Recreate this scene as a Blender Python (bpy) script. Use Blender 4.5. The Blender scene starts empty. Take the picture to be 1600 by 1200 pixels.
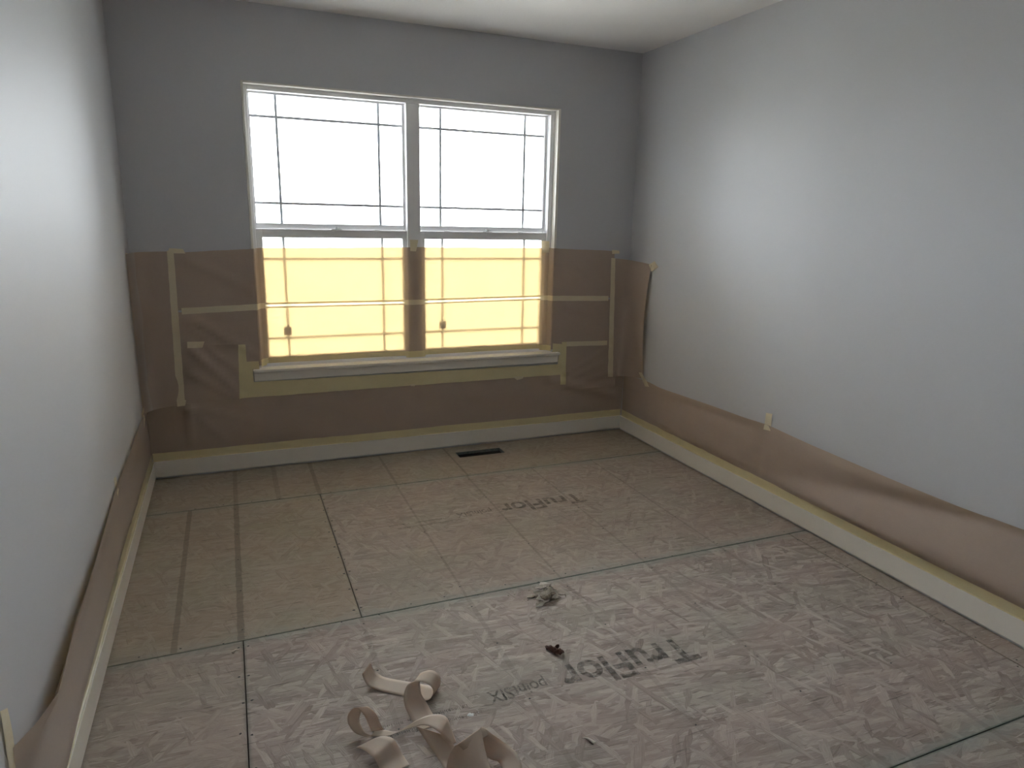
import bpy, bmesh, math, random
import numpy as np
from mathutils import Vector, Matrix

S = bpy.context.scene
COL = S.collection
random.seed(7)
W = 2.902            # room width between baseboard faces
WB = 0.014           # wall plane sits this far behind the baseboard faces
H = 2.438            # eight foot ceiling
YF = -4.75           # wall behind the camera

# ------------------------------------------------------------------ camera, sky, exposure
cam_data = bpy.data.cameras.new('camera')
cam_data.sensor_width = 36.0
cam_data.lens = 1064.0 / 1600.0 * 36.0
cam_data.clip_start = 0.01
cam = bpy.data.objects.new('camera', cam_data)
COL.objects.link(cam)
rot = Matrix(((0.925093, 0.069433, -0.373338), (-0.379122, 0.224934, -0.897592), (0.021654, 0.971897, 0.234409)))
cam.matrix_world = Matrix.Translation((0.4427, -3.9349, 1.4171)) @ rot.to_4x4()
S.camera = cam

world = bpy.data.worlds.new('overcast_sky')
S.world = world
world.use_nodes = True
wn = world.node_tree
wn.nodes.clear()
wo = wn.nodes.new('ShaderNodeOutputWorld')
wb = wn.nodes.new('ShaderNodeBackground')
wb.inputs['Color'].default_value = (0.94, 0.97, 1.03, 1)
wb.inputs['Strength'].default_value = 19.0
wn.links.new(wb.outputs[0], wo.inputs[0])

S.view_settings.view_transform = 'Standard'
S.view_settings.look = 'None'
S.view_settings.exposure = 0.10
S.view_settings.gamma = 1.0
S.view_settings.use_curve_mapping = False
S.cycles.max_bounces = 12
S.cycles.diffuse_bounces = 8
S.cycles.transparent_max_bounces = 16

# ------------------------------------------------------------------ node helpers
class NT:
    def __init__(self, name):
        self.m = bpy.data.materials.new(name)
        self.m.use_nodes = True
        self.t = self.m.node_tree
        self.t.nodes.clear()
        self.out = self.n('ShaderNodeOutputMaterial')
    def n(self, typ, **kw):
        x = self.t.nodes.new(typ)
        for k, v in kw.items():
            setattr(x, k, v)
        return x
    def l(self, a, b):
        self.t.links.new(a, b)
    def put(self, sock, v):
        if isinstance(v, bpy.types.NodeSocket):
            self.l(v, sock)
        else:
            sock.default_value = v
    def math(self, op, a, b=None, c=None, clamp=False):
        x = self.n('ShaderNodeMath', operation=op)
        x.use_clamp = clamp
        self.put(x.inputs[0], a)
        if b is not None: self.put(x.inputs[1], b)
        if c is not None: self.put(x.inputs[2], c)
        return x.outputs[0]
    def mix(self, f, a, b, blend='MIX'):
        x = self.n('ShaderNodeMix', data_type='RGBA', blend_type=blend)
        self.put(x.inputs[0], f)
        for s, v in ((x.inputs[6], a), (x.inputs[7], b)):
            if isinstance(v, tuple) and len(v) == 3: v = v + (1,)
            self.put(s, v)
        return x.outputs[2]
    def mixf(self, f, a, b):
        x = self.n('ShaderNodeMix', data_type='FLOAT')
        self.put(x.inputs[0], f); self.put(x.inputs[2], a); self.put(x.inputs[3], b)
        return x.outputs[0]
    def coord(self):
        return self.n('ShaderNodeTexCoord').outputs['Object']
    def map(self, vec, rot=(0, 0, 0), scale=(1, 1, 1), loc=(0, 0, 0)):
        x = self.n('ShaderNodeMapping')
        self.l(vec, x.inputs[0])
        x.inputs['Location'].default_value = loc
        x.inputs['Rotation'].default_value = rot
        x.inputs['Scale'].default_value = scale
        return x.outputs[0]
    def noise(self, vec, scale, detail=2.0, rough=0.5, dist=0.0):
        x = self.n('ShaderNodeTexNoise')
        self.l(vec, x.inputs['Vector'])
        x.inputs['Scale'].default_value = scale
        x.inputs['Detail'].default_value = detail
        x.inputs['Roughness'].default_value = rough
        x.inputs['Distortion'].default_value = dist
        return x.outputs['Fac']
    def smooth(self, v, lo, hi, a=0.0, b=1.0):
        x = self.n('ShaderNodeMapRange', interpolation_type='SMOOTHSTEP')
        self.put(x.inputs[0], v)
        x.inputs[1].default_value = lo; x.inputs[2].default_value = hi
        x.inputs[3].default_value = a; x.inputs[4].default_value = b
        return x.outputs[0]
    def bump(self, h, strength, dist):
        x = self.n('ShaderNodeBump')
        self.l(h, x.inputs['Height'])
        x.inputs['Strength'].default_value = strength
        x.inputs['Distance'].default_value = dist
        return x.outputs[0]
    def bsdf(self, color, rough=0.6, spec=0.3, normal=None):
        p = self.n('ShaderNodeBsdfPrincipled')
        if isinstance(color, tuple): color = color + (1,) if len(color) == 3 else color
        self.put(p.inputs['Base Color'], color)
        self.put(p.inputs['Roughness'], rough)
        p.inputs['Specular IOR Level'].default_value = spec
        if normal is not None: self.l(normal, p.inputs['Normal'])
        return p
    def done(self, shader):
        self.l(shader, self.out.inputs[0])
        return self.m

def mat_paint(name, color, rough, var=0.02, texture=0.0, tscale=180.0, spec=0.3):
    t = NT(name)
    v = t.coord()
    n = t.noise(v, 3.0, 3)
    c = t.mix(n, tuple(x * (1 - var) for x in color), tuple(min(1, x * (1 + var)) for x in color))
    nor = None
    if texture:
        nor = t.bump(t.noise(v, tscale, 3, 0.6), texture, 0.002)
    return t.done(t.bsdf(c, rough, spec, nor).outputs[0])

M_WALL = mat_paint('grey_wall_paint', (0.548, 0.557, 0.575), 0.55, 0.02, 0.12, 260)
M_CEIL = mat_paint('white_ceiling_paint', (0.84, 0.83, 0.82), 0.8, 0.02, 0.5, 90)
M_TRIM = mat_paint('white_trim_paint', (0.78, 0.755, 0.69), 0.4, 0.02, 0.03, 60)
M_VINYL = mat_paint('white_window_vinyl', (0.90, 0.90, 0.91), 0.35, 0.01)
M_GRID = mat_paint('white_grille_bar', (0.72, 0.76, 0.80), 0.4, 0.01)
M_DARK = mat_paint('dark_underlay', (0.035, 0.030, 0.028), 0.9, 0.2)
M_STICKER = mat_paint('window_sticker_paper', (0.35, 0.30, 0.26), 0.7, 0.05)
M_LATCH = mat_paint('pale_latch_metal', (0.75, 0.77, 0.78), 0.35, 0.02)
M_NAIL = mat_paint('dark_nail_heads', (0.05, 0.05, 0.05), 0.6, 0.1)

def mat_zinc():
    t = NT('dusty_galvanised_steel')
    v = t.coord()
    n = t.noise(v, 60, 4, 0.7)
    c = t.mix(n, (0.06, 0.07, 0.065), (0.30, 0.33, 0.31))
    p = t.bsdf(c, 0.5, 0.4)
    p.inputs['Metallic'].default_value = 0.3
    return t.done(p.outputs[0])
M_ZINC = mat_zinc()

def mat_glass():
    t = NT('clear_window_glass')
    tr = t.n('ShaderNodeBsdfTransparent'); tr.inputs[0].default_value = (0.97, 0.985, 0.98, 1)
    gl = t.n('ShaderNodeBsdfGlossy'); gl.inputs['Roughness'].default_value = 0.02
    lw = t.n('ShaderNodeFresnel'); lw.inputs[0].default_value = 1.45
    f = t.math('MULTIPLY', lw.outputs[0], 0.8)
    mx = t.n('ShaderNodeMixShader')
    t.l(f, mx.inputs[0]); t.l(tr.outputs[0], mx.inputs[1]); t.l(gl.outputs[0], mx.inputs[2])
    return t.done(mx.outputs[0])
M_GLASS = mat_glass()

def mat_paper(name, color, thru, trans=0.40, clear=0.05, grain=1.0):
    """Kraft paper and crepe tape: thin sheets that pass some light."""
    t = NT(name)
    v = t.coord()
    n1 = t.noise(v, 9, 3, 0.55)
    n2 = t.noise(t.map(v, scale=(1, 1, 1)), 420, 2, 0.7)
    c = t.mix(n1, tuple(x * 0.93 for x in color), tuple(x * 1.06 for x in color))
    c = t.mix(t.math('MULTIPLY', n2, 0.22 * grain), c, tuple(x * 0.72 for x in color))
    nor = t.bump(t.noise(v, 300, 2, 0.6), 0.12 * grain, 0.0008)
    d = t.n('ShaderNodeBsdfDiffuse'); t.l(c, d.inputs[0]); t.l(nor, d.inputs['Normal'])
    g = t.n('ShaderNodeBsdfGlossy'); g.inputs['Roughness'].default_value = 0.5
    g.inputs[0].default_value = (0.6, 0.6, 0.6, 1)
    fr = t.n('ShaderNodeFresnel'); fr.inputs[0].default_value = 1.35
    surf = t.n('ShaderNodeMixShader')
    t.l(t.math('MULTIPLY', fr.outputs[0], 0.5), surf.inputs[0]); t.l(d.outputs[0], surf.inputs[1]); t.l(g.outputs[0], surf.inputs[2])
    tl = t.n('ShaderNodeBsdfTranslucent')
    n3 = t.smooth(t.noise(t.map(v, scale=(60, 60, 260)), 1.0, 3, 0.7), 0.25, 0.75)
    n4 = t.noise(v, 7, 3, 0.6)
    tc = t.mix(t.math('MULTIPLY', t.math('ADD', n3, n4), 0.45), thru, tuple(a * b for a, b in zip(thru, (0.85, 0.66, 0.45))))
    t.l(tc, tl.inputs[0])
    mx = t.n('ShaderNodeMixShader'); mx.inputs[0].default_value = trans
    t.l(surf.outputs[0], mx.inputs[1]); t.l(tl.outputs[0], mx.inputs[2])
    tp = t.n('ShaderNodeBsdfTransparent'); tp.inputs[0].default_value = thru + (1,)
    m2 = t.n('ShaderNodeMixShader'); m2.inputs[0].default_value = clear
    t.l(mx.outputs[0], m2.inputs[1]); t.l(tp.outputs[0], m2.inputs[2])
    return t.done(m2.outputs[0])
M_KRAFT = mat_paper('brown_kraft_paper', (0.50, 0.415, 0.35), (1.0, 0.76, 0.38), 0.115, 0.07)
M_CURL = mat_paper('pale_kraft_offcut_paper', (0.70, 0.61, 0.51), (0.9, 0.55, 0.20), 0.20, 0.0)
M_TAPE = mat_paper('cream_masking_tape', (0.84, 0.78, 0.60), (1.0, 0.92, 0.66), 0.24, 0.03)
M_YTAPE = mat_paper('yellow_masking_tape', (0.80, 0.73, 0.46), (1.0, 0.88, 0.48), 0.16, 0.02)
M_PLASTER = mat_paint('torn_plaster_and_paper', (0.42, 0.37, 0.30), 0.9, 0.25, 0.6, 120)
M_FLAKE = mat_paint('torn_drywall_face_paper', (0.62, 0.57, 0.50), 0.8, 0.1)
M_LEAF = mat_paint('dry_reddish_brown_bark', (0.11, 0.055, 0.042), 0.6, 0.4, 0.6, 150)
M_WCHIP = mat_paint('pale_wood_splinter', (0.70, 0.64, 0.55), 0.7, 0.1)
M_SPOT = mat_paint('dried_white_paint', (0.62, 0.64, 0.64), 0.6, 0.1)
M_GROUND = mat_paint('pale_ground', (0.52, 0.51, 0.47), 0.9, 0.1)

SEAMS_Y = (-0.486, -1.695, -2.905, -4.115)

def mat_osb(name, base, dark, light, contrast, flake, bands=(), greens=0.5, sy=SEAMS_Y, xs=()):
    """Oriented strand board: several layers of long flakes, each layer turned its own way, plus grain, seams' edge paint and nail-line stains."""
    t = NT(name)
    v = t.coord()
    flat = t.map(v, scale=(1, 1, 0))
    wob = t.n('ShaderNodeTexNoise'); t.l(flat, wob.inputs['Vector'])
    wob.inputs['Scale'].default_value = 32; wob.inputs['Detail'].default_value = 3
    wv = t.n('ShaderNodeVectorMath', operation='MULTIPLY_ADD')
    t.l(wob.outputs['Color'], wv.inputs[0]); wv.inputs[1].default_value = (0.007, 0.007, 0); t.l(flat, wv.inputs[2])
    pos = wv.outputs[0]
    tone = None; edge = None; grain = None
    layers = [(3, 0.10, 0.014, 0.0), (-21, 0.11, 0.020, 0.68), (31, 0.09, 0.018, 0.74), (8, 0.12, 0.015, 0.66), (-55, 0.085, 0.017, 0.82), (72, 0.075, 0.015, 0.85)]
    for i, (ang, ln, wd, thr) in enumerate(layers):
        a = math.radians(ang)
        rv = t.map(pos, rot=(0, 0, a), loc=(0.37 * i, 0.21 * i, 0))
        q = t.map(rv, scale=(1 / (ln * flake), 1 / (wd * flake), 1))
        vo = t.n('ShaderNodeTexVoronoi', voronoi_dimensions='2D', feature='F1', distance='CHEBYCHEV')
        t.l(q, vo.inputs['Vector']); vo.inputs['Scale'].default_value = 1.0
        sep = t.n('ShaderNodeSeparateColor'); t.l(vo.outputs['Color'], sep.inputs[0])
        line = t.smooth(vo.outputs['Distance'], 0.34, 0.52, 0.0, 1.0)
        gr = t.noise(t.map(rv, scale=(24, 330, 1)), 1.0, 4, 0.7)
        if tone is None:
            tone, edge, grain = sep.outputs[0], t.math('MULTIPLY', line, 0.5), gr
        else:
            sel = t.math('GREATER_THAN', sep.outputs[1], thr)
            tone = t.mixf(sel, tone, sep.outputs[0])
            edge = t.mixf(sel, edge, t.math('MULTIPLY', line, sep.outputs[2]))
            grain = t.mixf(sel, grain, gr)
    # tone 0..1 -> narrower spread round 0.5
    k = t.math('MULTIPLY_ADD', t.math('SUBTRACT', tone, 0.5), contrast, 0.5)
    k = t.math('ADD', k, t.math('MULTIPLY', t.math('SUBTRACT', grain, 0.5), 1.25))
    big = t.noise(flat, 2.1, 3, 0.55)
    k = t.math('ADD', k, t.math('MULTIPLY', t.math('SUBTRACT', big, 0.5), 0.5), clamp=True)
    ramp = t.n('ShaderNodeValToRGB'); t.l(k, ramp.inputs[0])
    e = ramp.color_ramp.elements
    e[0].position = 0.05; e[0].color = dark + (1,)
    e[1].position = 0.95; e[1].color = light + (1,)
    mid = ramp.color_ramp.elements.new(0.5); mid.color = base + (1,)
    c = ramp.outputs[0]
    c = t.mix(t.math('MULTIPLY', edge, 0.5 * contrast, clamp=True), c, tuple(x * 0.45 for x in dark))
    # warm and cool patches
    warm = t.noise(t.map(flat, loc=(3, 1, 0), scale=(1, 1.6, 1)), 2.6, 4, 0.6)
    c = t.mix(t.smooth(warm, 0.45, 0.62, 0, 0.42), c, tuple(a * b for a, b in zip(base, (1.02, 0.94, 0.93))))
    c = t.mix(t.smooth(warm, 0.52, 0.36, 0, 0.50), c, tuple(a * b for a, b in zip(base, (0.93, 0.985, 0.93))))
    # short dark splits along the strands
    sp = t.noise(t.map(pos, scale=(9, 120, 1), loc=(5, 2, 0)), 1.0, 2, 0.6)
    sp = t.smooth(sp, 0.635, 0.70)
    c = t.mix(t.math('MULTIPLY', sp, 0.55), c, tuple(x * 0.4 for x in dark))
    # thin pale splinters at a few odd angles
    for ang, off in ((28, 1.0), (-35, 4.0), (66, 7.0)):
        lp = t.noise(t.map(pos, rot=(0, 0, math.radians(ang)), scale=(11, 150, 1), loc=(off, off * 2, 0)), 1.0, 1, 0.5)
        c = t.mix(t.math('MULTIPLY', t.smooth(lp, 0.70, 0.76), 0.55), c, tuple(min(1, x * 1.2) for x in light))
    xyz = t.n('ShaderNodeSeparateXYZ'); t.l(v, xyz.inputs[0])
    X, Y = xyz.outputs[0], xyz.outputs[1]
    rag = t.noise(t.map(flat, scale=(6, 6, 1)), 3.0, 4, 0.6)
    # green grey edge sealer bled in along the long seams, and dust swept against them
    for y0 in sy:
        d = t.math('ABSOLUTE', t.math('SUBTRACT', Y, y0))
        m = t.smooth(t.math('ADD', d, t.math('MULTIPLY', t.math('SUBTRACT', rag, 0.5), 0.10)), 0.005, 0.055, 1, 0)
        c = t.mix(t.math('MULTIPLY', m, 0.55 * greens), c, (0.29, 0.315, 0.285))
        m2 = t.smooth(t.math('ADD', d, t.math('MULTIPLY', t.math('SUBTRACT', rag, 0.5), 0.012)), 0.002, 0.008, 1, 0)
        c = t.mix(t.math('MULTIPLY', m2, 0.75 * greens), c, (0.12, 0.16, 0.14))
    for x0 in xs:
        d = t.math('ABSOLUTE', t.math('SUBTRACT', X, x0))
        m2 = t.smooth(t.math('ADD', d, t.math('MULTIPLY', t.math('SUBTRACT', rag, 0.5), 0.02)), 0.002, 0.012, 1, 0)
        c = t.mix(t.math('MULTIPLY', m2, 0.5 * greens), c, (0.15, 0.17, 0.15))
    # printed or stained nail lines over the joists
    for x0, w, amt, y1, y2 in bands:
        d = t.math('ABSOLUTE', t.math('SUBTRACT', X, x0))
        m = t.smooth(t.math('ADD', d, t.math('MULTIPLY', t.math('SUBTRACT', rag, 0.5), w * 0.9)), w * 0.75, w * 1.05, 1, 0)
        m = t.math('MULTIPLY', m, t.math('MULTIPLY', t.math('GREATER_THAN', Y, y1), t.math('LESS_THAN', Y, y2)))
        c = t.mix(t.math('MULTIPLY', m, amt), c, (0.145, 0.13, 0.108))
    h = t.math('ADD', t.math('MULTIPLY', tone, 0.6), t.math('MULTIPLY', grain, 1.0))
    h = t.math('SUBTRACT', h, t.math('MULTIPLY', edge, 0.6))
    nor = t.bump(h, 0.45, 0.0018)
    return t.done(t.bsdf(c, 0.72, 0.25, nor).outputs[0])

def osb(name, kind, bands=(), xs=()):
    if kind == 'tan':
        return mat_osb(name, (0.375, 0.32, 0.25), (0.24, 0.20, 0.155), (0.46, 0.40, 0.325), 0.35, 1.0, bands, 0.55, xs=xs)
    if kind == 'mid':
        return mat_osb(name, (0.385, 0.327, 0.278), (0.242, 0.20, 0.17), (0.515, 0.448, 0.385), 0.42, 1.0, bands, 0.8, xs=xs)
    return mat_osb(name, (0.385, 0.328, 0.288), (0.235, 0.195, 0.17), (0.545, 0.48, 0.425), 0.64, 1.15, bands, 0.9, xs=xs)

# ------------------------------------------------------------------ geometry helpers
def link(o, parent=None):
    COL.objects.link(o)
    if parent is not None:
        o.parent = parent
    return o

def mesh(name, verts, faces, mat, parent=None, smooth=False):
    me = bpy.data.meshes.new(name)
    me.from_pydata([tuple(v) for v in verts], [], faces)
    me.materials.append(mat)
    if smooth:
        for p in me.polygons: p.use_smooth = True
    me.update()
    return link(bpy.data.objects.new(name, me), parent)

def frombm(name, bm, mat, parent=None, smooth=False):
    me = bpy.data.meshes.new(name)
    bm.to_mesh(me); bm.free()
    me.materials.append(mat)
    if smooth:
        for p in me.polygons: p.use_smooth = True
    return link(bpy.data.objects.new(name, me), parent)

def add_box(bm, x0, x1, y0, y1, z0, z1, bevel=0.0):
    r = bmesh.ops.create_cube(bm, size=1.0)
    for v in r['verts']:
        v.co = Vector((x0 + (v.co.x + .5) * (x1 - x0), y0 + (v.co.y + .5) * (y1 - y0), z0 + (v.co.z + .5) * (z1 - z0)))
    if bevel:
        es = {e for v in r['verts'] for e in v.link_edges}
        bmesh.ops.bevel(bm, geom=list(es), offset=bevel, segments=2, affect='EDGES', profile=0.5)

def box(name, x0, x1, y0, y1, z0, z1, mat, parent=None, bevel=0.0):
    bm = bmesh.new(); add_box(bm, x0, x1, y0, y1, z0, z1, bevel)
    return frombm(name, bm, mat, parent)

def empty(name, loc=(0, 0, 0), parent=None):
    o = bpy.data.objects.new(name, None)
    o.empty_display_size = 0.05
    o.location = loc
    return link(o, parent)

def structure(o):
    o['kind'] = 'structure'; return o

def tag(o, label, cat, group=None):
    o['label'] = label; o['category'] = cat
    if group: o['group'] = group
    return o

def grid(name, fn, nu, nv, mat, parent=None):
    """A sheet: fn(u, v) in 0..1 gives its surface point."""
    vs = [fn(i / nu, j / nv) for j in range(nv + 1) for i in range(nu + 1)]
    fs = [(j * (nu + 1) + i, j * (nu + 1) + i + 1, (j + 1) * (nu + 1) + i + 1, (j + 1) * (nu + 1) + i) for j in range(nv) for i in range(nu)]
    return mesh(name, vs, fs, mat, parent, True)

def sstep(a, b, x):
    t = min(1, max(0, (x - a) / (b - a))); return t * t * (3 - 2 * t)

def lerp(pts, x):
    if x <= pts[0][0]: return pts[0][1]
    for (x0, y0), (x1, y1) in zip(pts, pts[1:]):
        if x <= x1: return y0 + (y1 - y0) * (x - x0) / (x1 - x0)
    return pts[-1][1]

def wob(x, s=0.0):
    return math.sin(x * 7.3 + s) * .5 + math.sin(x * 17.1 + 2.1 * s + 1) * .3 + math.sin(x * 41.7 + s * 3.3) * .2

# ================================================================== floor
floor = structure(empty('floor'))
FT = 0.018
box('subfloor_underlay', -0.12, 3.03, YF - .1, 0.18, -0.06, -FT, M_DARK, floor)
G = 0.0016
JO = [(x, 0.006, 0.28, -9, 9) for x in (1.205, 1.61, 2.01, 2.41)]
tanL = osb('osb_tan_smooth', 'tan', [(0.186, 0.011, 0.50, -1.69, -.49), (0.395, 0.013, 0.55, -1.69, -.49)], xs=(0.803,))
tanB = osb('osb_tan_back', 'tan', [(0.395, 0.012, 0.35, -9, 9), (0.60, 0.014, 0.3, -9, 9), (0.803, 0.012, .4, -9, 9)] + [(1.62, 0.007, .45, -9, 9), (1.21, .008, .35, -9, 9)])
midR = osb('osb_mid_flake', 'mid', JO, xs=(0.803,))
greyC = osb('osb_grey_flake', 'grey', [(x, 0.010, 0.22, -9, 9) for x in (0.80, 1.205, 1.61, 2.01, 2.41)], xs=(0.4015, 2.81))
greyL = osb('osb_grey_plain', 'mid', [], xs=(0.4015,))

def panel(x0, x1, y0, y1, m):
    return box('floor_panel', x0 + G, x1 - G, y0 + G, y1 - G, -FT, 0.0, m, floor, 0.0008)
VX0, VX1, VY0, VY1 = 1.668, 1.966, -0.187, -0.088
bm = bmesh.new()
add_box(bm, -.1, VX0, SEAMS_Y[0] + G, .17, -FT, 0)
add_box(bm, VX1, 3.02, SEAMS_Y[0] + G, .17, -FT, 0)
add_box(bm, VX0, VX1, SEAMS_Y[0] + G, VY0, -FT, 0)
add_box(bm, VX0, VX1, VY1, .17, -FT, 0)
frombm('floor_panel', bm, tanB, floor)
panel(-.1, .803, SEAMS_Y[1], SEAMS_Y[0], tanL)
pAB = panel(.803, 3.02, SEAMS_Y[1], SEAMS_Y[0], midR)
panel(-.1, .4015, SEAMS_Y[2], SEAMS_Y[1], greyL)
pBC = panel(.4015, 2.81, SEAMS_Y[2], SEAMS_Y[1], greyC)
panel(2.81, 3.02, SEAMS_Y[2], SEAMS_Y[1], greyL)
panel(-.1, .803, SEAMS_Y[3], SEAMS_Y[2], midR)
panel(.803, 3.02, SEAMS_Y[3], SEAMS_Y[2], greyC)
panel(-.1, 3.02, YF - .1, SEAMS_Y[3], midR)

# nail heads over the joists and along the seams
bm = bmesh.new()
def nail(x, y, r=.0035):
    x += random.uniform(-.006, .006); y += random.uniform(-.02, .02)
    c = [bm.verts.new((x + r * random.uniform(.7, 1.5) * math.cos(a), y + r * random.uniform(.6, 1.2) * math.sin(a), .0006)) for a in [k * math.pi / 3 for k in range(6)]]
    bm.faces.new(c)
for k in range(9):
    y = -.55 - k * .135
    nail(.803 - .014, y, .005); nail(.803 + .014, y, .005)
    if k % 2 == 0:
        for x in (.395, 1.205, 1.61, 2.01, 2.41): nail(x, y)
for k in range(8):
    y = -1.75 - k * .14
    nail(.4015 - .013, y, .004); nail(.4015 + .013, y, .004)
    nail(2.81 - .012, y); nail(2.81 + .012, y)
    if k % 2 == 0:
        for x in (.80, 1.205, 1.61, 2.01, 2.41): nail(x, y)
for k in range(22):
    nail(.08 + .13 * k, SEAMS_Y[0] + .012); nail(.08 + .13 * k, SEAMS_Y[1] + .012)
nh = frombm('nail_heads', bm, M_NAIL, floor); nh['kind'] = 'stuff'

# printing on the panels, upside down seen from the door
def mat_ink():
    t = NT('faded_slate_ink')
    v = t.coord()
    n = t.noise(t.map(v, scale=(30, 60, 1)), 1.0, 4, 0.7)
    f = t.smooth(n, 0.36, 0.70, 0.55, 0.10)
    d = t.bsdf((0.085, 0.10, 0.10), 0.75, 0.2)
    tp = t.n('ShaderNodeBsdfTransparent')
    mx = t.n('ShaderNodeMixShader')
    t.l(f, mx.inputs[0]); t.l(tp.outputs[0], mx.inputs[1]); t.l(d.outputs[0], mx.inputs[2])
    return t.done(mx.outputs[0])
M_INK = mat_ink()
def lettering(text, x_right, y_base, x_left, cap, parent, bold=0.0):
    cu = bpy.data.curves.new('lettering', 'FONT')
    cu.body = text; cu.offset = bold; cu.size = 1.0
    tmp = bpy.data.objects.new('lettering', cu)
    COL.objects.link(tmp)
    dg = bpy.context.evaluated_depsgraph_get(); dg.update()
    me = bpy.data.meshes.new_from_object(tmp.evaluated_get(dg))
    bpy.data.objects.remove(tmp)
    xs = [v.co.x for v in me.vertices]; x0, x1 = min(xs), max(xs)
    kx = (x_right - x_left) / (x1 - x0); ky = cap / 0.72
    for v in me.vertices:
        v.co = Vector((x_right - (v.co.x - x0) * kx, y_base - v.co.y * ky, 0.0007))
    me.materials.clear(); me.materials.append(M_INK)
    return link(bpy.data.objects.new('printed_lettering', me), parent)
def small_print(x_right, x_left, y_base, cap, parent, seed):
    """Two worn lines of print too faded to read: strokes only."""
    r = random.Random(seed); vs = []; fs = []
    x = x_right
    while x > x_left:
        w = r.uniform(.004, .007); h = cap * r.choice((.7, .75, 1.0))
        if r.random() < .14: x -= .012; continue
        for (a, b, c, d) in ((0, .0022, 0, h), (w, w + .0022, 0, h * r.uniform(.6, 1)), (0, w, h * .4, h * .4 + .003), (0, w, h - .003, h))[:r.choice((2, 3, 4))]:
            k = len(vs)
            vs += [(x - a, y_base - c, .0007), (x - b, y_base - c, .0007), (x - b, y_base - d, .0007), (x - a, y_base - d, .0007)]
            fs.append((k, k + 1, k + 2, k + 3))
        x -= w + .005
    o = mesh('printed_lettering', vs, fs, M_INK, parent); return o
for par, xr, yb, sc in ((pBC, 1.825, -2.208, 1.0), (pAB, 2.09, -.925, .94)):
    lettering('TruFlor', xr, yb, xr - .492 * sc, .125 * sc, par, .024)
    lettering('pointSIX', xr - .545 * sc, yb - .03, xr - .74 * sc, .055 * sc, par, .01)
    small_print(xr - .80 * sc, xr - 1.10 * sc, yb - .055, .018, par, 3)
    small_print(xr - .78 * sc, xr - 1.06 * sc, yb - .095, .018, par, 4)

# open duct for the register
duct = empty('floor_duct', (1.817, -.1375, 0))
tag(duct, 'open rectangular floor duct cut through the boards beneath the window', 'duct')
def dpart(name, x0, x1, y0, y1, z0, z1):
    return box(name, x0 - 1.817, x1 - 1.817, y0 + .1375, y1 + .1375, z0, z1, M_ZINC, duct)
e = .0016
dpart('duct_wall', VX0 + .001, VX1 - .001, VY1 - .003, VY1 - .001, -.16, -.001)
dpart('duct_wall', VX0 + .001, VX1 - .001, VY0 + .001, VY0 + .003, -.16, -.001)
dpart('duct_wall', VX0 + .001, VX0 + .003, VY0 + .003, VY1 - .003, -.16, -.001)
dpart('duct_wall', VX1 - .003, VX1 - .001, VY0 + .003, VY1 - .003, -.16, -.001)
dpart('duct_bottom', VX0 + .001, VX1 - .001, VY0 + .001, VY1 - .001, -.163, -.16)

# ================================================================== shell
WX0, WX1, WZ0, WZ1 = 0.562, 2.366, 0.563, 2.073
bm = bmesh.new()
add_box(bm, -.2, WX0, WB, .19, -.08, H + .1)
add_box(bm, WX1, 3.1, WB, .19, -.08, H + .1)
add_box(bm, WX0, WX1, WB, .19, WZ1, H + .1)
add_box(bm, WX0, WX1, WB, .19, -.08, WZ0)
structure(frombm('wall_back', bm, M_WALL))
structure(box('wall_left', -.16, -WB, YF - .1, WB + .05, -.08, H + .1, M_WALL))
structure(box('wall_right', W + WB, 3.06, YF - .1, WB + .05, -.08, H + .1, M_WALL))
# wall behind the camera; wide doorway and dim hall added to cut bounce
bm = bmesh.new()
add_box(bm, -.16, .02, YF - .12, YF, -.08, H + .1)
add_box(bm, 1.95, 3.06, YF - .12, YF, -.08, H + .1)
add_box(bm, .02, 1.95, YF - .12, YF, 2.05, H + .1)
structure(frombm('wall_front', bm, M_WALL))
bm = bmesh.new()
add_box(bm, -1.2, 2.6, -6.75, -6.63, -.08, H + .1)
add_box(bm, -1.3, -1.2, -6.75, YF - .12, -.08, H + .1)
add_box(bm, 2.6, 2.7, -6.75, YF - .12, -.08, H + .1)
add_box(bm, -1.3, -.16, YF - .12, YF, -.08, H + .1)
structure(frombm('wall_added_hall', bm, M_WALL))
structure(box('floor_added_hall', -1.3, 2.7, -6.75, YF - .102, -.06, 0, M_DARK))  # floor of the added hall, kept dark so little light bounces back
structure(box('ceiling', -1.3, 3.1, -6.75, .19, H, H + .12, M_CEIL))
structure(box('ground', -60, 60, .4, 120, -1.0, -.7, M_GROUND))

structure(box('added_eave_shade', -2.5, 5.5, .19, .72, 2.42, 2.50, M_TRIM))  # unseen eave, added to block steep sky light at the window

def baseboard(name, x0, x1, y0, y1):
    bm = bmesh.new()
    add_box(bm, x0, x1, y0, y1, .013, .103, .0028)
    return structure(frombm(name, bm, M_TRIM))
baseboard('baseboard_back', -WB, W + WB, 0.0, WB)
baseboard('baseboard_left', -WB, 0.0, YF, 0.0)
baseboard('baseboard_right', W, W + WB, YF, 0.0)

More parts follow.
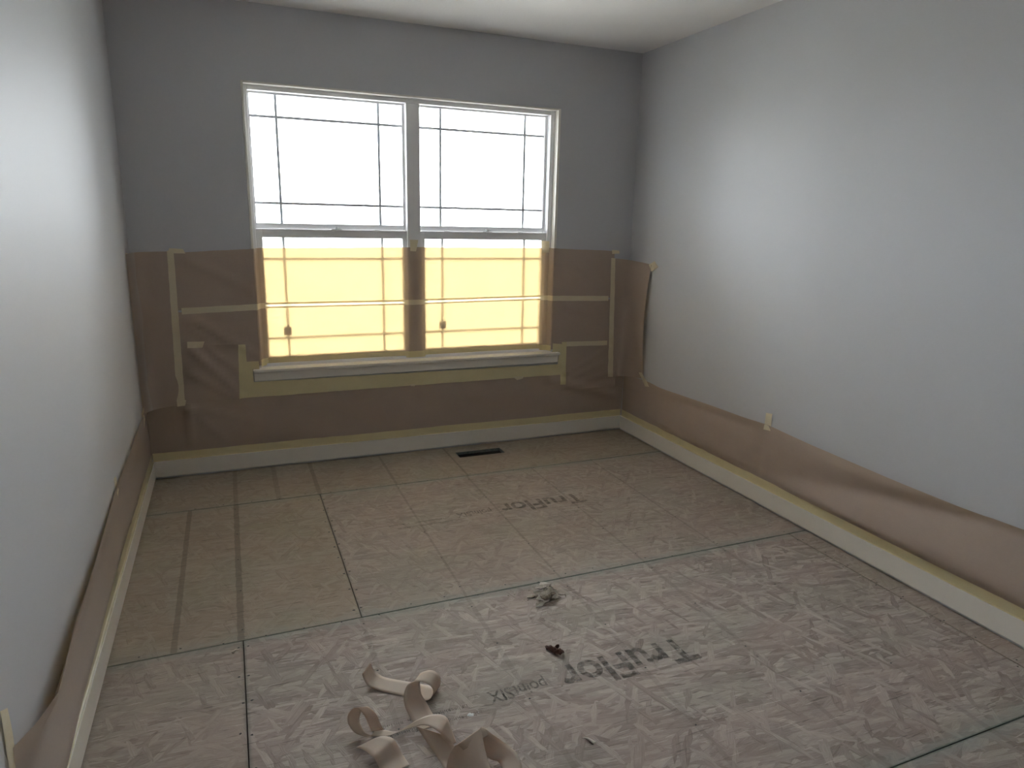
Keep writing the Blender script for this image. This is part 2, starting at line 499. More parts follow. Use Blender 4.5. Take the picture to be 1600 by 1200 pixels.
# ================================================================== window
win = structure(empty('window_1', ((WX0 + WX1) / 2, .06, WZ0)))
def wbox(name, x0, x1, y0, y1, z0, z1, mat, parent=None, bevel=0.0):
    """Box in room coordinates, parented to the window (all its parents sit at the window's origin)."""
    o = win.location
    return box(name, x0 - o.x, x1 - o.x, y0 - o.y, y1 - o.y, z0 - o.z, z1 - o.z, mat, parent or win, bevel)
LI = .013
wbox('jamb_liner', WX0, WX0 + LI, .011, .062, .588, WZ1, M_TRIM, bevel=.002)
wbox('jamb_liner', WX1 - LI - .003, WX1, .011, .062, .588, WZ1, M_TRIM, bevel=.002)
wbox('head_liner', WX0 + LI, WX1 - LI - .003, .011, .062, WZ1 - .010, WZ1, M_TRIM, bevel=.002)
FX0, FX1, FZ0, FZ1 = 0.5917, 2.322, .600, 2.040
MX0, MX1 = 1.4234, 1.500
wbox('window_frame', WX0 + .001, FX0, .060, .16, .5825, WZ1, M_VINYL, bevel=.002)
wbox('window_frame', FX1, WX1 - .001, .060, .16, .5825, WZ1, M_VINYL, bevel=.002)
wbox('window_frame', FX0, FX1, .060, .16, FZ1, WZ1, M_VINYL, bevel=.002)
wbox('window_frame', FX0, FX1, .060, .16, .5635, FZ0, M_VINYL, bevel=.002)
wbox('mullion', MX0, MX1, .060, .16, FZ0, FZ1, M_VINYL, bevel=.002)

def sash(name, x0, x1, z0, z1, gx0, gx1, gz0, gz1, y0, y1, vs, hs):
    bm = bmesh.new()
    add_box(bm, x0, gx0, y0, y1, z0, z1, .0015)
    add_box(bm, gx1, x1, y0, y1, z0, z1, .0015)
    add_box(bm, gx0, gx1, y0, y1, gz1, z1, .0015)
    add_box(bm, gx0, gx1, y0, y1, z0, gz0, .0015)
    o = win.location
    for v in bm.verts: v.co -= Vector(o)
    s = frombm(name, bm, M_VINYL, win)
    ym = (y0 + y1) / 2
    wbox('pane', gx0 - .004, gx1 + .004, ym + .005, ym + .008, gz0 - .004, gz1 + .004, M_GLASS, s)
    for x in vs: wbox('muntin', x - .0068, x + .0068, ym - .003, ym + .003, gz0, gz1, M_GRID, s)
    for z in hs: wbox('muntin', gx0, gx1, ym - .0031, ym + .0031, z - .0068, z + .0068, M_GRID, s)
    return s
for (a, b, gu0, gu1, gl0, gl1, vs, sx) in ((FX0, MX0, .6016, 1.410, .6247, 1.3967, (.733, 1.279), .729), (MX1, FX1, 1.5145, 2.3056, 1.531, 2.2906, (1.641, 2.177), 1.640)):
    sash('upper_sash', a, b, 1.331, FZ1, gu0, gu1, 1.371, 2.031, .107, .135, vs, (1.9216, 1.4775))
    s = sash('lower_sash', a, b, FZ0, 1.340, gl0, gl1, .638, 1.295, .075, .103, vs, (1.179, .737))
    wbox('sticker', sx - .021, sx + .021, .0795, .0805, .755, .800, M_STICKER, s)
    xm = a + (b - a) * .52
    bm = bmesh.new()
    add_box(bm, xm - .030, xm + .030, .079, .101, 1.340, 1.345, .0015)
    r = bmesh.ops.create_cone(bm, cap_ends=True, segments=16, radius1=.013, radius2=.011, depth=.012)
    for v in r['verts']: v.co += Vector((xm, .088, 1.350))
    add_box(bm, xm - .006, xm + .026, .080, .090, 1.348, 1.355, .002)
    for v in bm.verts: v.co -= win.location
    frombm('sash_lock', bm, M_LATCH, s)
    bm = bmesh.new()
    for xx in (a + .17, b - .17): add_box(bm, xx - .014, xx + .014, .080, .098, 1.340, 1.344, .0012)
    for v in bm.verts: v.co -= win.location
    frombm('tilt_latch', bm, M_LATCH, s)
wbox('window_sill', .5284, 2.409, -.020, .012, .563, .582, M_TRIM, bevel=.005)
wbox('window_sill', WX0 + .002, WX1 - .002, .012, .062, .563, .582, M_TRIM, bevel=.001)
wbox('sill_apron', .531, 2.400, -.004, .0135, .514, .563, M_TRIM, bevel=.0025)

# ================================================================== masking paper on the back wall
CREASE = [((.24, .70), (.46, .44), .016, .007), ((.21, .58), (.44, .425), .014, .005), ((.30, .72), (.46, .58), .012, .004),
          ((.19, .395), (.19, .17), .018, .007), ((.20, .39), (.52, .29), .02, .006), ((.19, .39), (.36, .20), .02, .005),
          ((.20, .885), (.44, .80), .014, .005), ((.24, .87), (.56, .66), .02, .005), ((.20, .86), (.33, .74), .014, .004),
          ((2.47, .43), (2.78, .595), .016, .007), ((2.47, .39), (2.82, .52), .02, .005), ((2.5, .35), (2.83, .42), .014, .004),
          ((2.45, .88), (2.74, .80), .02, .004), ((.25, 1.18), (.55, 1.02), .03, .003), ((2.5, 1.17), (2.7, 1.0), .03, .004),
          ((2.35, .40), (2.9, .24), .03, .006), ((1.5, .38), (2.2, .25), .05, .004), ((.7, .40), (1.4, .22), .05, .004)]
def bulge(x, z):
    b = .0015 + .0012 * math.sin(x * 5.1 + z * 9) * math.sin(z * 13 + x * 2)
    for (ax, az), (bx, bz), w, a in CREASE:
        dx, dz = bx - ax, bz - az; L2 = dx * dx + dz * dz
        t = ((x - ax) * dx + (z - az) * dz) / L2
        if -.15 < t < 1.15:
            tt = min(1, max(0, t))
            d2 = (x - ax - tt * dx) ** 2 + (z - az - tt * dz) ** 2
            b += a * math.exp(-d2 / (w * w)) * (1 - .6 * tt)
    return max(0, b * 1.7 - .0006) * sstep(.145, .19, z)
def wy(x, z, off):
    """y of a sheet lying on the flat back wall."""
    return WB - off - bulge(x, z)

PLAN = [(.14, .0), (.572, .0), (.578, .005), (.583, .030), (.592, .0455), (.615, .0580), (.640, .0600), (1.385, .0605), (1.405, .0540), (1.420, .0455), (1.504, .0455), (1.520, .0530), (1.545, .0605),
        (2.270, .0600), (2.290, .0560), (2.310, .0455), (2.334, .0400), (2.343, .0200), (2.348, .004), (2.353, .0), (2.82, .0)]
def plan_y(x):
    s = 0
    for k in (-.002, -.001, 0, .001, .002): s += lerp(PLAN, x + k)
    return s / 5
def across(x, z, off):
    """A sheet that runs over the wall and into the window recess."""
    py = plan_y(x)
    b = bulge(x, z) if (x < .572 or x > 2.352) else .0010 * math.sin(x * 9 + z * 21) + .0010
    return (x, WB - off - b + py, z)

XS = sorted(set([.16 + i * .02 for i in range(20)] + [.54 + i * .002 for i in range(56)] + [.65 + i * .025 for i in range(30)] + [1.385 + i * .005 for i in range(34)] + [1.555 + i * .025 for i in range(29)] + [2.26 + i * .002 for i in range(68)] + [2.40 + i * .02 for i in range(20)] + [2.79]))
def sheet_x(name, xs, nz, top, bot, fn, mat, off):
    n = len(xs); vs = []
    for j in range(nz + 1):
        for x in xs:
            z0, z1 = bot(x), top(x)
            z = z0 + (z1 - z0) * j / nz
            vs.append(fn(x, z, off))
    fs = [(j * n + i, j * n + i + 1, (j + 1) * n + i + 1, (j + 1) * n + i) for j in range(nz) for i in range(n - 1)]
    return mesh(name, vs, fs, mat, None, True)
flat = lambda x, z, off: (x, wy(x, z, off), z)

def span(a, b, step=.02):
    n = max(2, int(round((b - a) / step))); return [a + (b - a) * i / n for i in range(n + 1)]

o = sheet_x('masking_paper', span(-.0125, 2.9145), 14, lambda x: .44 - .012 * sstep(.2, .0, x), lambda x: .118, flat, M_KRAFT, .002)
tag(o, 'long brown paper strip along the window wall just above the baseboard', 'masking paper')
up = sheet_x('masking_paper', XS, 16, lambda x: lerp([(.16, 1.213), (.58, 1.238), (1.42, 1.2475), (2.33, 1.248), (2.80, 1.233)], x) + .0015 * wob(x * 3), lambda x: lerp([(.2, .919), (.6, .931), (1.4, .9285), (2.3, .938), (2.8, .927)], x), across, M_KRAFT, .005)
tag(up, 'upper brown paper sheet crossing both lower sashes, its top edge over bare glass', 'masking paper')
lo = sheet_x('masking_paper', XS, 16, lambda x: lerp([(.2, .909), (.6, .9205), (1.4, .918), (2.3, .928), (2.8, .917)], x), lambda x: .60 if .555 < x < 2.365 else .57, across, M_KRAFT, .0045)
tag(lo, 'lower brown paper sheet glowing over the window glass just above the sill', 'masking paper')
o = sheet_x('masking_paper', span(.162, .478), 16, lambda x: .735 - .012 * (x - .2) / .3, lambda x: .415, lambda x, z, off: (x, wy(x, z, off) - .006 * sstep(.69, .735, z) * sstep(.28, .36, x) * sstep(.478, .44, x), z), M_KRAFT, .0062)
tag(o, 'small creased brown paper patch beside the window sill, under the lone tape scrap', 'masking paper')
o = sheet_x('masking_paper', span(2.434, 2.845), 16, lambda x: .620 - .01 * (x - 2.44), lambda x: .322 + .010 * wob(x * 2, 1) * .4, lambda x, z, off: (x, wy(x, z, off) - .009 * sstep(.39, .322, z) * sstep(2.434, 2.50, x), z), M_KRAFT, .0062)
tag(o, 'small creased brown paper patch low between window sill and right corner', 'masking paper')

# sheets bridging the corners
LP = [(0.168, 0.0065), (.11, .0045), (.06, .001), (.028, -.010), (.008, -.032), (-.003, -.065), (-.0085, -.11), (-.0095, -.158)]
def plan_at(P, t):
    f = t * (len(P) - 1); i = min(len(P) - 2, int(f)); r = f - i
    p = [Vector(P[max(0, min(len(P) - 1, i + k))]) for k in (-1, 0, 1, 2)]
    return 0.5 * ((2 * p[1]) + (p[2] - p[0]) * r + (2 * p[0] - 5 * p[1] + 4 * p[2] - p[3]) * r * r + (3 * p[1] - p[0] - 3 * p[2] + p[3]) * r ** 3)
def left_corner(u, v):
    p = plan_at(LP, u)
    z0 = .408 - .018 * math.sin(u * math.pi) * .6 + .004; z1 = lerp([(0, 1.222), (1, 1.214)], u)
    z = z0 + (z1 - z0) * v
    k = .006 * math.sin(v * 9 + u * 3) * math.sin(u * math.pi) + .008 * math.exp(-((v - .05) / .12) ** 2) * u * (1 - u) * 4
    k = max(k, -.001)
    return (p.x + k * .7, p.y - k * .7, z)
tag(grid('masking_paper', left_corner, 26, 30, M_KRAFT), 'tall brown paper sheet filling the left corner beside the window wall', 'masking paper')
RP = [(2.772, .0055), (2.82, .004), (2.855, -.002), (2.880, -.018), (2.895, -.048), (2.903, -.095), (2.908, -.16), (2.909, -.215), (2.908, -.252)]
def right_corner(u, v):
    p = plan_at(RP, u)
    z0 = lerp([(0, .386), (.4, .392), (1, .424)], u); z1 = lerp([(0, 1.186), (.45, 1.176), (1, 1.160)], u)
    z = z0 + (z1 - z0) * v
    m = math.sin(v * math.pi)
    k = .022 * m ** .7 * sstep(.55, 1.0, u) + .006 * math.sin(v * 7 + u * 4) * math.sin(u * math.pi)
    k = max(k, 0)
    return (p.x - k, p.y + .014 * m * sstep(.6, 1, u) - k * .2, z)
tag(grid('masking_paper', right_corner, 26, 30, M_KRAFT), 'tall brown paper sheet bridging the right corner, its outer edge curling off', 'masking paper')

# long strips on the side walls
def left_strip(u, v):
    s = -u * 2.545 + .004
    a = -s
    top = lerp([(0, .405), (.3, .415), (.72, .420), (1.12, .400), (1.68, .388), (2.05, .386), (2.33, .378), (2.44, .385), (2.54, .400)], a)
    lean = lerp([(0, .0), (.35, .003), (.75, .012), (1.12, .002), (1.45, .012), (1.75, .022), (2.1, .028), (2.36, .040), (2.47, .020), (2.54, .002)], a)
    z = .122 + (top - .122) * v
    shape = .80 * math.sin(math.pi * min(1, v / .58) ** .5) + sstep(.62, 1.0, v)
    lo_ = sstep(.4, .8, a) * (1 - .8 * math.exp(-((a - 1.12) / .1) ** 2)) * (1 - sstep(2.40, 2.53, a)) * .008
    lean_ = lean * shape + lo_ * math.sin(math.pi * min(1, v / .7) ** .5)
    return (-WB + .002 + (.001 + lean_) * sstep(.142, .185, z), s, z)
tag(grid('masking_paper', left_strip, 110, 12, M_KRAFT), 'long brown paper strip along the left wall, its top edge gaping open', 'masking paper')
def right_strip(u, v):
    s = -u * 3.25
    a = -s
    top = lerp([(0, .405), (.3, .413), (.42, .408), (.87, .424), (1.38, .436), (1.8, .430), (2.1, .424), (2.4, .418), (2.65, .424), (3.2, .425)], a)
    z = .122 + (top - .122) * v
    zb = .150
    if a > 1.38:
        zv = min(top - .01, .185 + (a - 1.38) * .200)
        on = sstep(1.38, 1.6, a) * (1 - sstep(2.95, 3.2, a))
        lift = lerp([(1.38, .0), (1.7, .026), (2.1, .032), (2.5, .020), (3.2, .0)], a)
    else:
        zv = .405 - (1.38 - a) * .050
        on = sstep(.28, .55, a) * sstep(1.38, 1.2, a)
        lift = .012 * on
    if z < zv:
        q = max(0, (z - zb) / (zv - zb))
        A = min(.042, .30 * (zv - zb)) * on * (1 if a > 1.38 else .5)
        d = A * math.sin(math.pi * q ** .45)
    else:
        q = (z - zv) / max(.02, top - zv)
        d = lift * sstep(0, .75, q)
    d = max(d, 0)
    d += .005 * math.exp(-((a - 1.385) / .012) ** 2) * (1 - v) + .0012 * (1 + math.sin(a * 13 + z * 40) * math.sin(z * 60 - a * 5))
    d = .002 + .001 + d * sstep(.145, .175, z)
    return (W + WB - d, s - .001, z)
tag(grid('masking_paper', right_strip, 150, 16, M_KRAFT), 'long brown paper strip along the right wall, sagging below a tape tab', 'masking paper')

# ================================================================== tape
def quad_tape(c, off, label, mat=None, fn=None, group=None, n=None):
    """c = top-left, top-right, bottom-right, bottom-left as (x, z) on the back wall."""
    tl, tr, br, bl = [Vector(p) for p in c]
    fn = fn or flat
    L1 = (tr - tl).length; L2 = (bl - tl).length
    nu = max(2, min(160, int(L1 / .012))); nv = max(2, min(80, int(L2 / .012)))
    def f(u, v):
        p = (bl * (1 - u) + br * u) * (1 - v) + (tl * (1 - u) + tr * u) * v
        e = .0009 * wob(p.x * 4 + p.y * 7, 1.3)
        return fn(p.x + (e if L2 > L1 else 0), p.y + (e if L1 > L2 else 0), off)
    o = grid('masking_tape', f, nu, nv, mat or M_TAPE)
    return tag(o, label, 'masking tape', group)
quad_tape([(.158, 1.226), (.189, 1.224), (.176, .407), (.137, .402)], .0085, 'long upright cream tape strip down the left corner sheet\'s inner edge')
quad_tape([(.136, .440), (.182, .436), (.178, .414), (.137, .402)], .0095, 'short torn tape end at the foot of the left upright tape')
quad_tape([(.170, 1.238), (.232, 1.234), (.243, 1.211), (.160, 1.214)], .0100, 'short slanted cream tape scrap capping the left upright tape')
# tape over the joint of the two big sheets, right across the window
def joint_fn(x, z, off):
    return across(x, z, off)
xsj = [x for x in XS if .185 <= x <= 2.765]
zc = lambda x: lerp([(.19, .914), (.57, .926), (1.4, .9245), (2.35, .9335), (2.76, .924)], x)
hw = lambda x: .0165 if (x < .575 or x > 2.335) else .0150
o = sheet_x('masking_tape', xsj, 3, lambda x: zc(x) + hw(x) + .0008 * wob(x * 5), lambda x: zc(x) - hw(x) + .0008 * wob(x * 5, 2), across, M_TAPE, .0068)
tag(o, 'long level cream tape across the middle of both papered windows', 'masking tape')
quad_tape([(2.764, 1.189), (2.795, 1.186), (2.826, .386), (2.785, .390)], .0105, 'long upright cream tape strip on the right corner sheet\'s inner edge')
quad_tape([(2.443, .647), (2.768, .640), (2.768, .609), (2.443, .616)], .0085, 'short level cream tape above the low right paper patch')
quad_tape([(.213, .751), (.297, .750), (.284, .716), (.211, .718)], .0085, 'lone small cream tape scrap on the left paper patch\'s top edge')
quad_tape([(.462, .725), (.499, .724), (.503, .430), (.449, .420)], .0085, 'upright yellow tape strip at the sill\'s left end', M_YTAPE)
quad_tape([(.455, .512), (2.432, .500), (2.432, .428), (.460, .424)], .0098, 'broad yellow tape band under the window sill apron', M_YTAPE)
quad_tape([(.498, .628), (.562, .628), (.562, .5835), (.498, .5835)], .0080, 'short yellow tape piece on the wall above the sill\'s left horn', M_YTAPE)
quad_tape([(.498, .590), (.5265, .590), (.530, .505), (.498, .505)], .0088, 'yellow tape piece between the sill\'s left end and the upright yellow strip', M_YTAPE)
quad_tape([(2.362, .640), (2.436, .632), (2.436, .5835), (2.362, .5835)], .0080, 'short yellow tape piece on the wall above the sill\'s right horn', M_YTAPE)
quad_tape([(2.411, .590), (2.432, .590), (2.432, .495), (2.402, .495)], .0088, 'yellow tape piece between the sill\'s right end and the upright yellow strip', M_YTAPE)
quad_tape([(2.428, .647), (2.462, .646), (2.462, .360), (2.422, .362)], .0112, 'upright yellow tape strip at the sill\'s right end', M_YTAPE)
quad_tape([(1.408, .434), (1.446, .434), (1.440, .420), (1.418, .422)], .0110, 'tiny cream tape tab under the middle of the sill tape')
quad_tape([(2.085, .436), (2.160, .438), (2.156, .421), (2.115, .412)], .0110, 'tiny torn cream tape tab under the sill tape towards the right')
o = sheet_x('masking_tape', [x for x in XS if .575 < x < 2.352], 3, lambda x: .632 - .006 * (x - .58) / 1.7 + .001 * wob(x * 4), lambda x: .590, across, M_YTAPE, .0066)
tag(o, 'yellow tape along the glowing paper\'s foot just above the sill', 'masking tape')
quad_tape([(1.434, 1.291), (1.484, 1.290), (1.470, 1.224), (1.436, 1.226)], .0078, 'small cream tape tab holding paper to the window mullion', None, across)
quad_tape([(2.288, 1.293), (2.332, 1.290), (2.334, 1.218), (2.290, 1.218)], .0080, 'small cream tape tab on the right window stile', None, across)
quad_tape([(2.766, 1.240), (2.822, 1.236), (2.826, 1.216), (2.770, 1.214)], .0075, 'small slanted tape scrap above the right upright tape')

# yellow tape along the top of the baseboards
def base_tape(pt, L, n, label):
    prof = [(.0015, .1040), (.0085, .1046), (.0095, .1080), (.0092, .128), (.0090, .149)]
    def f(u, v):
        a = u * L
        i = v * (len(prof) - 1)
        k = min(len(prof) - 2, int(i)); r = i - k
        d = prof[k][0] + (prof[k + 1][0] - prof[k][0]) * r
        z = prof[k][1] + (prof[k + 1][1] - prof[k][1]) * r
        hump = max(0, .0022 * wob(a * 1.3, L)) * math.sin(v * math.pi)
        wr = .0030 * max(0, math.sin(a * 23 + 6 * v) ** 9) * (1 if math.sin(a * 2.7) > .6 else 0) * v
        return pt(a, d - hump - wr, z + (.0025 * wob(a * .9, 3) if v > .8 else 0))
    return tag(grid('masking_tape', f, n, 8, M_YTAPE), label, 'masking tape')
base_tape(lambda a, d, z: (-.006 + a, d, z), 2.914, 150, 'yellow tape along the baseboard below the window')
base_tape(lambda a, d, z: (-d, -.002 - a, z), 2.95, 150, 'yellow tape along the left wall\'s baseboard')
base_tape(lambda a, d, z: (W + d, -.002 - a, z), 3.2, 160, 'yellow tape along the right wall\'s baseboard')

def free_tape(pts, label):
    """pts: four 3-D corners, in order."""
    a, b, c, d = [Vector(p) for p in pts]
    def f(u, v):
        p = (d * (1 - u) + c * u) * (1 - v) + (a * (1 - u) + b * u) * v
        n = (b - a).cross(d - a).normalized()
        return p + n * (.0025 * math.sin(v * 3.1 + u) * math.sin(v * math.pi))
    return tag(grid('masking_tape', f, 4, 8, M_TAPE), label, 'masking tape')
rw = W + WB
free_tape([(rw - .004, -1.358, .494), (rw - .004, -1.402, .500), (rw - .007, -1.404, .412), (rw - .007, -1.356, .406)], 'upright cream tape tab on the right wall, holding the long strip')
free_tape([(rw - .003, -.275, 1.185), (rw - .003, -.318, 1.150), (rw - .012, -.262, 1.118), (rw - .012, -.225, 1.160)], 'small tape tab at the curling sheet\'s top right corner')
free_tape([(rw - .014, -.195, .455), (rw - .014, -.232, .462), (rw - .007, -.318, .385), (rw - .007, -.268, .376)], 'small slanted tape tab at the curling sheet\'s bottom right corner')
lw = -WB
free_tape([(lw + .003, -.150, 1.222), (lw + .006, -.075, 1.216), (lw + .006, -.085, 1.160), (lw + .003, -.128, 1.172)], 'small torn tape tab at the left corner sheet\'s top')
free_tape([(lw + .003, -.205, .432), (lw + .007, -.130, .448), (lw + .008, -.135, .385), (lw + .004, -.172, .345)], 'small torn tape tab at the left corner sheet\'s foot')
free_tape([(lw + .003, -1.150, .440), (lw + .003, -1.105, .432), (lw + .007, -1.100, .375), (lw + .007, -1.135, .360)], 'small tape tab on the left wall\'s paper strip, half way along')
free_tape([(lw + .003, -2.562, .500), (lw + .003, -2.526, .480), (lw + .008, -2.532, .270), (lw + .008, -2.575, .270)], 'upright cream tape strip at the near end of the left wall\'s paper')

# ================================================================== things lying on the floor
RIB = {}
RIB['A'] = ([(0.771,-2.038,0.050),(0.779,-2.043,0.026),(0.794,-2.046,0.010),(0.816,-2.064,0.003),(0.878,-2.107,0.002),(0.933,-2.146,0.002),(0.955,-2.169,0.006),(0.965,-2.150,0.022),(0.954,-2.145,0.044),(0.931,-2.141,0.054),(0.902,-2.143,0.052)],
   [(0.737,-2.076,0.046),(0.742,-2.079,0.026),(0.754,-2.096,0.010),(0.785,-2.119,0.003),(0.844,-2.164,0.002),(0.890,-2.201,0.002),(0.913,-2.212,0.006),(0.927,-2.203,0.022),(0.920,-2.200,0.042),(0.901,-2.191,0.054),(0.874,-2.180,0.058)])
RIB['B'] = ([(0.875,-2.183,0.060),(0.853,-2.186,0.055),(0.837,-2.201,0.035),(0.835,-2.226,0.012),(0.844,-2.281,0.002),(0.852,-2.322,0.002)],
   [(0.889,-2.191,0.062),(0.888,-2.199,0.050),(0.888,-2.215,0.033),(0.899,-2.240,0.015),(0.907,-2.273,0.003),(0.920,-2.316,0.002)])
RIB['C'] = ([(0.716,-2.297,0.002),(0.682,-2.278,0.010),(0.666,-2.260,0.028),(0.665,-2.247,0.045),(0.675,-2.243,0.060),(0.690,-2.245,0.066),(0.708,-2.259,0.050),(0.718,-2.271,0.025),(0.724,-2.284,0.008)],
   [(0.739,-2.298,0.002),(0.709,-2.288,0.010),(0.697,-2.267,0.030),(0.698,-2.256,0.045),(0.707,-2.249,0.060),(0.722,-2.252,0.066),(0.742,-2.271,0.050),(0.750,-2.280,0.025),(0.759,-2.287,0.006)])
RIB['D'] = ([(0.739,-2.279,0.008),(0.764,-2.291,0.006),(0.794,-2.313,0.012),(0.846,-2.312,0.030),(0.892,-2.322,0.045),(0.925,-2.345,0.045),(0.932,-2.376,0.025),(0.935,-2.408,0.008)],
   [(0.721,-2.296,0.004),(0.741,-2.307,0.005),(0.771,-2.317,0.008),(0.841,-2.328,0.025),(0.868,-2.355,0.040),(0.888,-2.388,0.042),(0.908,-2.401,0.025),(0.924,-2.412,0.008)])
RIB['E'] = ([(0.840,-2.341,0.035),(0.850,-2.367,0.022),(0.862,-2.403,0.010),(0.872,-2.435,0.003),(0.877,-2.472,0.003),(0.878,-2.505,0.003)],
   [(0.894,-2.405,0.045),(0.909,-2.413,0.030),(0.922,-2.418,0.016),(0.925,-2.433,0.007),(0.923,-2.463,0.004),(0.921,-2.500,0.004)])
RIB['F'] = ([(0.674,-2.333,0.012),(0.692,-2.362,0.020),(0.705,-2.401,0.030),(0.713,-2.413,0.020),(0.720,-2.424,0.005),(0.724,-2.452,0.002)],
   [(0.721,-2.338,0.030),(0.744,-2.344,0.036),(0.767,-2.361,0.036),(0.778,-2.375,0.022),(0.787,-2.393,0.005),(0.797,-2.433,0.002)])
RIB['G'] = ([(0.875,-2.502,0.002),(0.889,-2.480,0.030),(0.907,-2.474,0.056),(0.919,-2.475,0.058),(0.931,-2.481,0.045)],
   [(0.988,-2.575,0.002),(0.986,-2.509,0.035),(0.995,-2.444,0.060),(1.005,-2.440,0.058),(1.022,-2.451,0.045)])
RIB['H'] = ([(1.002,-2.439,0.058),(1.026,-2.460,0.045),(1.048,-2.478,0.030),(1.069,-2.513,0.022),(1.072,-2.548,0.010),(1.061,-2.576,0.004)],
   [(0.961,-2.452,0.020),(0.984,-2.476,0.012),(1.005,-2.499,0.006),(1.019,-2.509,0.004),(1.023,-2.537,0.003),(1.018,-2.568,0.003)])

def cr(P, t):
    f = t * (len(P) - 1); i = min(len(P) - 2, int(f)); r = f - i
    p = [Vector(P[max(0, min(len(P) - 1, i + k))]) for k in (-1, 0, 1, 2)]
    return 0.5 * ((2 * p[1]) + (p[2] - p[0]) * r + (2 * p[0] - 5 * p[1] + 4 * p[2] - p[3]) * r * r + (3 * p[1] - p[0] - 3 * p[2] + p[3]) * r ** 3)
def ribbon(keys, label):
    vs, fs = [], []
    for k in keys:
        A, B = RIB[k]
        n = (len(A) - 1) * 6; m = 5; b0 = len(vs)
        for i in range(n + 1):
            a, b = cr(A, i / n), cr(B, i / n)
            for j in range(m + 1):
                p = a.lerp(b, j / m)
                p.z = max(p.z, .0012)
                vs.append(p)
        for i in range(n):
            for j in range(m):
                q = b0 + i * (m + 1) + j
                fs.append((q, q + 1, q + m + 2, q + m + 1))
    o = mesh('paper_offcut', vs, fs, M_CURL, None, True)
    sm = o.modifiers.new('thickness', 'SOLIDIFY'); sm.thickness = .0005; sm.offset = 0
    return tag(o, label, 'paper scrap', 'curled paper offcuts on the floor')
ribbon('AB', 'pale paper ribbon curled up at both ends, topmost of the offcut pile')
ribbon('CDE', 'brown paper ribbon with a round loop at its left end and humped middle')
ribbon('F', 'short folded paper ribbon below the round loop, cut by the frame edge')
ribbon('GH', 'wide crumpled paper curl at the lower right of the offcut pile')

# torn plaster lump with its crumbs
lump = empty('plaster_lump', (1.49, -1.80, 0))
tag(lump, 'crumbly off-white plaster lump with torn paper on the middle floor seam', 'debris')
bm = bmesh.new()
bmesh.ops.create_icosphere(bm, subdivisions=4, radius=1.0)
rr = random.Random(5)
dirs = [(Vector((rr.gauss(0, 1), rr.gauss(0, 1), rr.gauss(0, 1))).normalized(), rr.uniform(-.22, .25)) for _ in range(26)]
for v in bm.verts:
    n = v.co.normalized(); k = 1.0
    for d, a in dirs: k += 1.5 * a * max(0, n.dot(d)) ** 9
    k += .06 * math.sin(n.x * 23 + n.z * 17) * math.sin(n.y * 19)
    p = n * k
    v.co = Vector((p.x * .038 + .004 * p.z, p.y * .030, max(.0, .012 + p.z * .024)))
frombm('plaster_core', bm, M_PLASTER, lump)
for (cx, cy, cz, rx, ry, ax, az, sd) in ((-.004, .014, .043, .034, .017, .12, .25, 1), (-.020, -.006, .031, .038, .014, .55, .35, 2), (-.020, -.026, .018, .042, .014, .55, .30, 3), (-.030, -.044, .007, .040, .012, .30, .50, 4), (.036, .000, .018, .022, .010, .9, -1.1, 6), (.032, -.024, .008, .024, .012, .4, .5, 8), (-.050, .014, .006, .024, .008, .2, .1, 9), (.062, -.006, .003, .022, .006, .1, -.4, 10), (.020, -.004, .034, .014, .010, 1.1, -.8, 11)):
    r2 = random.Random(sd); n = 13
    ring = [(rx * r2.uniform(.6, 1.25) * math.cos(2 * math.pi * i / n), ry * r2.uniform(.5, 1.4) * math.sin(2 * math.pi * i / n), r2.uniform(-.003, .003)) for i in range(n)]
    R = Matrix.Translation((cx, cy, cz)) @ Matrix.Rotation(az, 4, 'Z') @ Matrix.Rotation(ax, 4, 'X')
    top = [R @ Vector(p) for p in ring]; bot = [R @ Vector((p[0] * .9, p[1] * .9, p[2] - .004)) for p in ring]
    top = [Vector((p.x, p.y, max(p.z, .003))) for p in top]; bot = [Vector((p.x, p.y, max(p.z, .0012))) for p in bot]
    c0 = R @ Vector((0, 0, .002)); c1 = R @ Vector((0, 0, -.004)); c0.z = max(c0.z, .004); c1.z = max(c1.z, .001)
    vs = top + bot + [c0, c1]
    fs = [(i, (i + 1) % n, 2 * n) for i in range(n)] + [(n + (i + 1) % n, n + i, 2 * n + 1) for i in range(n)] + [(i, n + i, n + (i + 1) % n, (i + 1) % n) for i in range(n)]
    mesh('torn_paper_flake', vs, fs, M_FLAKE, lump)
bm = bmesh.new()
for k in range(70):
    a = rr.uniform(0, 6.28); d = abs(rr.gauss(.055, .03)); s = rr.uniform(.0007, .0026)
    r = bmesh.ops.create_icosphere(bm, subdivisions=1, radius=s)
    for v in r['verts']: v.co = Vector((v.co.x * rr.uniform(.8, 1.6) + d * math.cos(a) * 1.2, v.co.y + d * math.sin(a) - .01, v.co.z * .7 + s * .6))
cr_ = frombm('plaster_crumbs', bm, M_PLASTER, lump); cr_['kind'] = 'stuff'

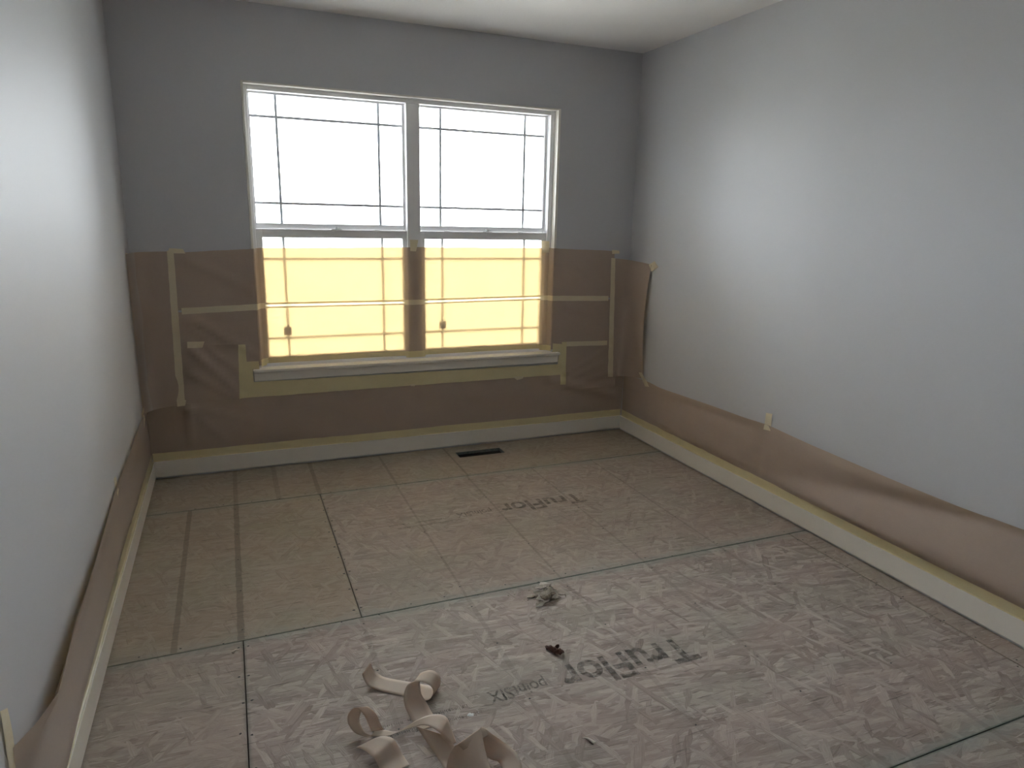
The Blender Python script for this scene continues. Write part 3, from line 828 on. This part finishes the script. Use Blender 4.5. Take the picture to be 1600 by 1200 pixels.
# reddish brown curled bark chip: two curled leaves joined along a ridge
chip = empty('bark_chip', (1.37, -2.128, 0))
tag(chip, 'small dark reddish-brown curled chip in front of the large printed letters', 'debris')
def leaf(name, L, wdt, ang, lift, curl, off):
    def f(u, v):
        w_ = wdt * (math.sin(min(1, u * .93 + .07) * math.pi) ** .6)
        s_ = (v - .5) * 2
        x = u * L - .5 * L; y = s_ * w_
        z = lift * u + curl * (1 - s_ * s_) * math.sin(u * math.pi) + .0025 * math.sin(u * 21 + s_ * 5) + .003
        c, s = math.cos(ang), math.sin(ang)
        return (off[0] + x * c - y * s, off[1] + x * s + y * c, max(.0012, z + off[2]))
    o = grid(name, f, 16, 8, M_LEAF, chip)
    m = o.modifiers.new('thickness', 'SOLIDIFY'); m.thickness = .0016; m.offset = 0
    return o
leaf('bark_curl', .062, .010, -1.05, -.004, .014, (-.002, .004, .004))
leaf('bark_curl', .036, .011, -.55, .004, .012, (.010, -.014, .003))
leaf('bark_curl', .024, .006, .5, .003, .006, (.012, .004, .010))
box('broken_edge', .010, .018, -.014, -.009, .015, .0185, M_WCHIP, chip, .001)

def splinter(x, y, L, w, ang, label):
    def f(u, v):
        ww = w * (1 - .75 * u); s_ = (v - .5) * 2
        return (x + (u - .5) * L * math.cos(ang) - s_ * ww * math.sin(ang), y + (u - .5) * L * math.sin(ang) + s_ * ww * math.cos(ang), .0015 + .007 * math.sin(u * math.pi) * (1 - .5 * s_ * s_) )
    o = grid('wood_splinter', f, 8, 4, M_WCHIP)
    m = o.modifiers.new('thickness', 'SOLIDIFY'); m.thickness = .001; m.offset = 0
    return tag(o, label, 'wood chip')
splinter(1.285, -2.525, .040, .006, 2.2, 'pale curled wood splinter on the near floor, right of the paper offcuts')
splinter(.376, -1.751, .026, .005, .5, 'tiny pale wood splinter beside the crossing of two floor seams')
def spot(x, y, r, label, seed):
    q = random.Random(seed); n = 18
    k = [r * q.uniform(.75, 1.15) for _ in range(n)]
    vs = [(x + k[i] * math.cos(i / n * 6.2832), y + .8 * k[i] * math.sin(i / n * 6.2832), .0008) for i in range(n)] + [(x + .6 * k[i] * math.cos(i / n * 6.2832), y + .5 * k[i] * math.sin(i / n * 6.2832), .0018) for i in range(n)] + [(x, y, .002)]
    fs = [(i, (i + 1) % n, n + (i + 1) % n, n + i) for i in range(n)] + [(n + i, n + (i + 1) % n, 2 * n) for i in range(n)]
    return tag(mesh('paint_spot', vs, fs, M_SPOT, None, True), label, 'paint spot')
spot(1.009, -2.311, .010, 'small white dried paint spot on the floor above the wide paper curl', 2)
